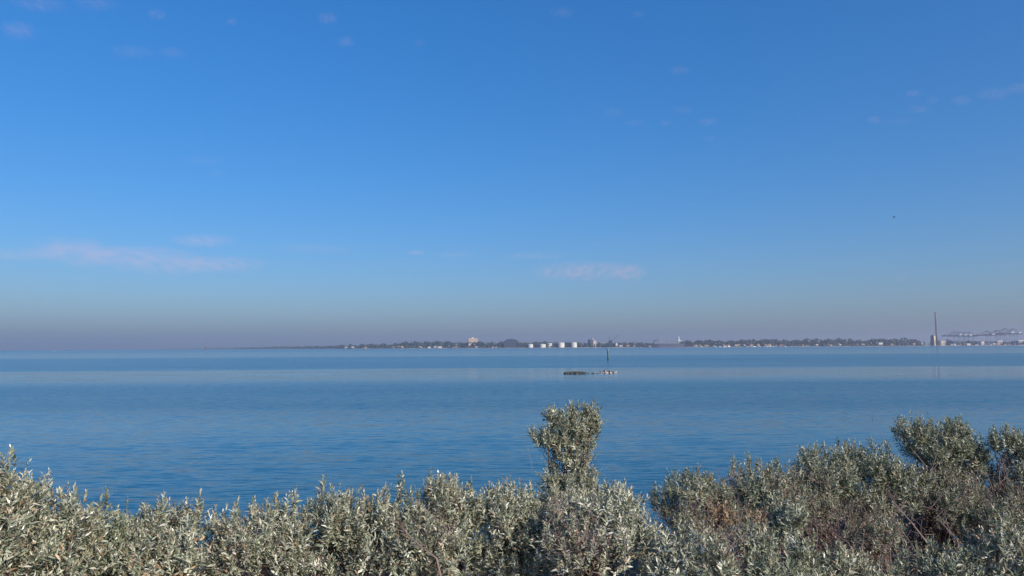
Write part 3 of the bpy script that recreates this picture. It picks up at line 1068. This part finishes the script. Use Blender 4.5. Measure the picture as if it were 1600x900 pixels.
# power station with its chimney
d = shore_d(1464) + 60
ch = put(empty('chimney', (0, 0, 0), label='very tall slim dark chimney of the power station', cat='chimney'), 1464.6, d, 2.5)
m_conc = mat('grey_concrete', (.16, .165, .19), .8, .2, .05)
MB().lathe([(6.8, 0), (6.4, 60), (6.1, 120), (5.8, 186)], 24).build('shaft', m_conc, ch, True)
MB().lathe([(6.1, 186), (6.1, 188.5), (5, 188.5)], 24).build('cap', m_conc, ch)
MB().lathe([(8, -.5), (8, 6), (6, 8)], 24).build('plinth', m_conc, ch)
ps = put(empty('power_station', (0, 0, 0), label='power station tower left of the chimney, shade painted on one side, cream on the other', cat='building'), 1458.5, d - 30, 2.5, R(38))
MB().box((0, 0, 28), (21, 18, 54)).build('boiler_house', pm('cream_cladding', (.60, .47, .33)), ps)
MB().box((-10.7, 0, 28.2), (.4, 18.2, 54.4)).build('painted_shade_side', m_dkblue, ps)  # dark panel that paints in shade on the face turned from the sun
for k in range(3):
    MB().box((-5 + k * 5, -9.1, 17), (2.0, .3, 26)).build('window', m_glass, ps)
MB().box((2, 2, 57), (10, 10, 4)).build('roof_plant_room', m_dkblue, ps)


# container cranes
m_leg = mat('pale_crane_leg_paint', (.24, .30, .40), .5, .1, .05)

def sts(label):
    c = empty('container_crane', (0, 0, 0), label=label, cat='crane', group='container cranes at the docks')
    for sx_ in (-12, 12):
        for sy_ in (-10, 10):
            MB().tube([(sx_, sy_, 0), (sx_, sy_ * .9, 52)], 1.5, 6).build('leg', m_leg, c)
    p = MB()
    for sx_ in (-12, 12):
        p.tube([(sx_, -10, 14), (sx_, 10, 14)], 1.1, 6)
    for sy_ in (-10, 10):
        p.tube([(-12, sy_, 46), (12, sy_ * .96, 46)], 1.0, 6)
        p.tube([(-12, sy_, 15), (12, sy_ * .93, 45)], .8, 6)
    p.build('brace', m_leg, c)
    p = MB()
    for s in (-3, 3):
        p.box((-26, s, 54), (112, 2.4, 6.0))
    for k in range(13):
        p.box((-80 + k * 9, 0, 54), (1, 6, 1.2))
    p.build('boom', m_crane, c)
    p = MB()
    for s in (-4, 4):
        p.tube([(-12, s, 55), (-7, s * .3, 80)], 1.1, 6)
        p.tube([(12, s, 55), (-7, s * .3, 80)], .9, 6)
    p.build('apex_frame', m_leg, c)
    p = MB()
    for s in (-3, 3):
        p.tube([(-7, s * .4, 80), (-45, s, 56)], .6, 5)
        p.tube([(-7, s * .4, 80), (-74, s, 56)], .6, 5)
        p.tube([(-7, s * .4, 80), (28, s, 56)], .4, 5)
    p.build('stay', m_crane, c)
    MB().box((19, 0, 60), (14, 9, 7)).build('machinery_house', m_steel, c)
    MB().box((-20, 0, 50), (4, 4, 3.4)).build('cab', m_steel, c)
    return c


cl = ['container crane at the left end of the dock row, next to the chimney', 'second container crane from the chimney',
      'third container crane from the chimney, before the gap', 'container crane just left of the gap in the dock row',
      'container crane just right of the gap in the dock row', 'container crane above the white warehouse roofs',
      'second container crane from the right end, slightly taller than the left ones', 'container crane at the right end of the dock row']
c0 = sts(cl[0])
for k, (x, s, dd) in enumerate(((1496, 1.0, 60), (1504, 1.0, 140), (1512, 1.0, 200), (1519, 1.0, 260), (1547, 1.04, 90), (1562, 1.1, 180), (1576, 1.2, 120), (1588, 1.2, 220))):
    o = c0 if k == 0 else copy_tree(c0)
    o['label'] = cl[k]
    put(o, x, shore_d(x) + dd, 2.5, R(-6 + 3 * (k % 3)))
    o.scale = (s, s, s)

# container stacks on the quay
cmats = [('blue', mat('blue_container', (.04, .09, .24), .6, .2, .1)), ('white', mat('white_container', (.66, .66, .63), .6, .1, .1)),
         ('rust red', mat('red_container', (.34, .10, .07), .6, .2, .1))]
cp = []
for nm, m_ in cmats:
    e = empty('shipping_container', (0, 0, 0), label=f'{nm} shipping container on the quay under the container cranes', cat='container', group=f'{nm} containers on the quay')
    w_ = MB().box((0, 0, 1.3), (12.2, 2.44, 2.6))
    for k in range(20):
        w_.box((-5.7 + k * .6, -1.24, 1.3), (.3, .08, 2.2))
    w_.build('container_body', m_, e)
    MB().box((6.12, 0, 1.3), (.08, 2.2, 2.3)).build('door', m_, e)
    cp.append(e)
first = [True] * 3
for k in range(34):
    x = float(rng.uniform(1484, 1606))
    dd = float(rng.uniform(30, 50))
    n_ = int(rng.integers(1, 5))
    rz = R(rng.uniform(-6, 6))
    for q in range(n_):
        i = int(rng.choice(3, p=[.6, .22, .18]))
        o = cp[i] if first[i] else copy_tree(cp[i])
        first[i] = False
        put(o, x, shore_d(x) + dd, 2.9 + q * 2.62, rz)

# ------------------------------------------------------------------ bird
m_feather = mat('dark_feathers', (.06, .06, .07), .8, .3, 8)
bd = at(1397, 340, 170)
bm = bmesh.new()
prof = [(-.20, .004, 0), (-.17, .02, 0), (-.10, .045, 0), (0, .06, 0), (.09, .05, .005), (.14, .032, .015), (.18, .036, .025), (.215, .022, .022), (.25, .004, .015)]
rings = []
for y, r, z in prof:
    rings.append([bm.verts.new((r * math.cos(a), y, z + r * math.sin(a))) for a in [k * math.pi / 4 + math.pi / 8 for k in range(8)]])
for a, c in zip(rings, rings[1:]):
    for k in range(8):
        bm.faces.new((a[k], a[(k + 1) % 8], c[(k + 1) % 8], c[k]))
bm.faces.new(rings[0][::-1])
bm.faces.new(rings[-1])
bm.faces.ensure_lookup_table()
for side in (1, -1):
    fs = [f for f in bm.faces if abs(f.calc_center_median().x - side * .05) < .016 and abs(f.calc_center_median().y - .02) < .08 and f.calc_center_median().z > -.01]
    fs = fs[:3]
    for step, (dx, dy, dz, sc_) in enumerate(((.12, 0, .12, .9), (.12, -.03, .13, .8), (.06, -.08, .10, .35))):
        res = bmesh.ops.extrude_face_region(bm, geom=fs)
        vsn = [g for g in res['geom'] if isinstance(g, bmesh.types.BMVert)]
        fn = [g for g in res['geom'] if isinstance(g, bmesh.types.BMFace)]
        bmesh.ops.delete(bm, geom=fs, context='FACES_ONLY')
        c = sum((v.co for v in vsn), Vector()) / len(vsn)
        for v in vsn:
            q = v.co - c
            v.co = c + Vector((side * dx, dy, dz)) + Vector((q.x * .5, q.y * (1.1 if step == 0 else sc_), q.z * .4))
        fs = fn
me = bpy.data.meshes.new('bird')
bm.to_mesh(me)
bm.free()
me.shade_smooth()
me.materials.append(m_feather)
bo = bpy.data.objects.new('bird', me)
COL.objects.link(bo)
bo.location = bd
bo.rotation_euler = (0, 0, R(25))
tag(bo, 'small dark bird flying with raised wings high in the right sky', 'bird')

# ------------------------------------------------------------------ clouds
m_cl = bpy.data.materials.new('thin_cloud')
m_cl.use_nodes = True
nt = m_cl.node_tree
nt.nodes.remove(nt.nodes['Principled BSDF'])
pvc = nt.nodes.new('ShaderNodeVolumePrincipled')
pvc.inputs['Color'].default_value = (1.0, .70, .74, 1)
pvc.inputs['Anisotropy'].default_value = -0.2
nt.links.new(pvc.outputs[0], nt.nodes['Material Output'].inputs['Volume'])
tc = nt.nodes.new('ShaderNodeTexCoord')
ln = nt.nodes.new('ShaderNodeVectorMath')
ln.operation = 'LENGTH'
nt.links.new(tc.outputs['Object'], ln.inputs[0])
fall = mth('MAXIMUM', mth('SUBTRACT', 1.0, mth('POWER', ln.outputs['Value'], 2.0)), 0.0)
geo = nt.nodes.new('ShaderNodeNewGeometry')
oi = nt.nodes.new('ShaderNodeObjectInfo')
nn = nt.nodes.new('ShaderNodeTexNoise')
nn.inputs['Scale'].default_value = 1.0
nn.inputs['Detail'].default_value = 5
nn.inputs['Roughness'].default_value = .65
csep = nt.nodes.new('ShaderNodeSeparateColor')
nt.links.new(oi.outputs['Color'], csep.inputs[0])
va = nt.nodes.new('ShaderNodeVectorMath')
va.operation = 'MULTIPLY'
nt.links.new(tc.outputs['Object'], va.inputs[0])
cx_ = nt.nodes.new('ShaderNodeCombineXYZ')
nt.links.new(mth('MULTIPLY', csep.outputs[1], 1.0), cx_.inputs[0])
cx_.inputs[1].default_value = 1.2
cx_.inputs[2].default_value = 2.2
nt.links.new(cx_.outputs[0], va.inputs[1])
vb = nt.nodes.new('ShaderNodeVectorMath')
vb.operation = 'ADD'
nt.links.new(va.outputs[0], vb.inputs[0])
rr = nt.nodes.new('ShaderNodeCombineXYZ')
nt.links.new(mth('MULTIPLY', oi.outputs['Random'], 97.0), rr.inputs[0])
nt.links.new(mth('MULTIPLY', oi.outputs['Random'], 61.0), rr.inputs[2])
nt.links.new(rr.outputs[0], vb.inputs[1])
nt.links.new(vb.outputs[0], nn.inputs['Vector'])
dens = mth('MULTIPLY', mth('MAXIMUM', mth('MULTIPLY', mth('SUBTRACT', nn.outputs['Fac'], .40), 6.5), 0.0), fall)
dens = mth('MULTIPLY', mth('MULTIPLY', dens, csep.outputs[0]), 0.01)
nt.links.new(dens, pvc.inputs['Density'])
try:
    m_cl.cycles.volume_step_rate = 0.25
except Exception:
    pass
cloud_me = bpy.data.meshes.new('cloud')
bmc = bmesh.new()
bmesh.ops.create_icosphere(bmc, subdivisions=3, radius=1)
bmc.to_mesh(cloud_me)
bmc.free()
cloud_me.materials.append(m_cl)


def cloud(x, y, rx, ry, dens_, label=None, group=None, alt=1500.0, tilt=0):
    p = at(x, y, 1.0)
    d = alt / max(.02, (p.z - EYE))
    c = at(x, y, d)
    o = bpy.data.objects.new('cloud', cloud_me)
    COL.objects.link(o)
    o.location = c
    k = d / F
    o.scale = (rx * k, rx * k * .6, ry * k)
    o.rotation_euler = (0, R(tilt), 0)
    tau = dens_
    o.color = (tau / (rx * k * .6) * 100 / 2 * (0.95 if alt < 2000 else .6), max(2.6, min(9, rx / ry * 1.6)), 0, 1)
    tag(o, label, 'cloud', group)
    return o


cloud(120, 394, 78, 27, .5, 'rounded pinkish left end of the long low cloud', tilt=6)
cloud(235, 406, 110, 25, .5, 'bright middle of the long low pinkish cloud on the left', tilt=4)
cloud(340, 413, 90, 15, .4, 'thin right tail of the long low pinkish cloud on the left')
cloud(30, 398, 70, 11, .3, 'faint grey wisp left of the long low pinkish cloud', tilt=-3)
cloud(318, 376, 60, 12, .4, 'small flat cloud above the long low cloud on the left')
cloud(490, 388, 70, 7, .2, 'faint flat streak of cloud right of the long low cloud')
cloud(650, 395, 18, 5, .35, 'small bright wisp between the two larger low clouds')
cloud(710, 398, 40, 5, .2, 'faint streak beside the small bright wisp in mid sky')
cloud(835, 400, 60, 6, .25, 'faint flat streak just above the low pinkish cloud in mid sky')
cloud(915, 424, 100, 17, .55, 'low pinkish cloud in mid sky above the dockyard crane')
cloud(983, 426, 32, 17, .45, 'bright right end of the low pinkish cloud in mid sky')
for (x, y, rx, ry, dn) in ((60, 6, 40, 9, .35), (150, 4, 34, 10, .25), (28, 48, 26, 14, .3), (208, 81, 34, 8, .25), (245, 22, 14, 9, .25), (270, 82, 22, 8, .2),
                           (362, 34, 9, 7, .2), (512, 29, 15, 10, .3), (540, 65, 13, 9, .3), (655, 67, 10, 6, .15), (878, 19, 18, 9, .22), (998, 22, 9, 6, .2),
                           (1062, 110, 17, 6, .25), (1068, 172, 16, 5, .18), (1106, 190, 15, 6, .25), (992, 192, 18, 5, .15), (1040, 192, 9, 5, .18), (958, 176, 16, 8, .14),
                           (1427, 146, 12, 6, .3), (1436, 171, 16, 6, .25), (1457, 157, 9, 6, .2), (1366, 187, 10, 7, .3), (1405, 190, 26, 4, .14), (1502, 157, 14, 8, .3),
                           (1552, 147, 24, 10, .26), (1592, 138, 18, 8, .35), (318, 250, 30, 7, .14), (340, 271, 12, 6, .14), (1405, 435, 12, 6, .22), (1110, 216, 11, 5, .16)):
    cloud(x, y, rx * 1.3, ry * 1.2, dn, 'small faint wisp of cloud scattered in the upper sky', 'small wisps in the upper sky', alt=2200.0)
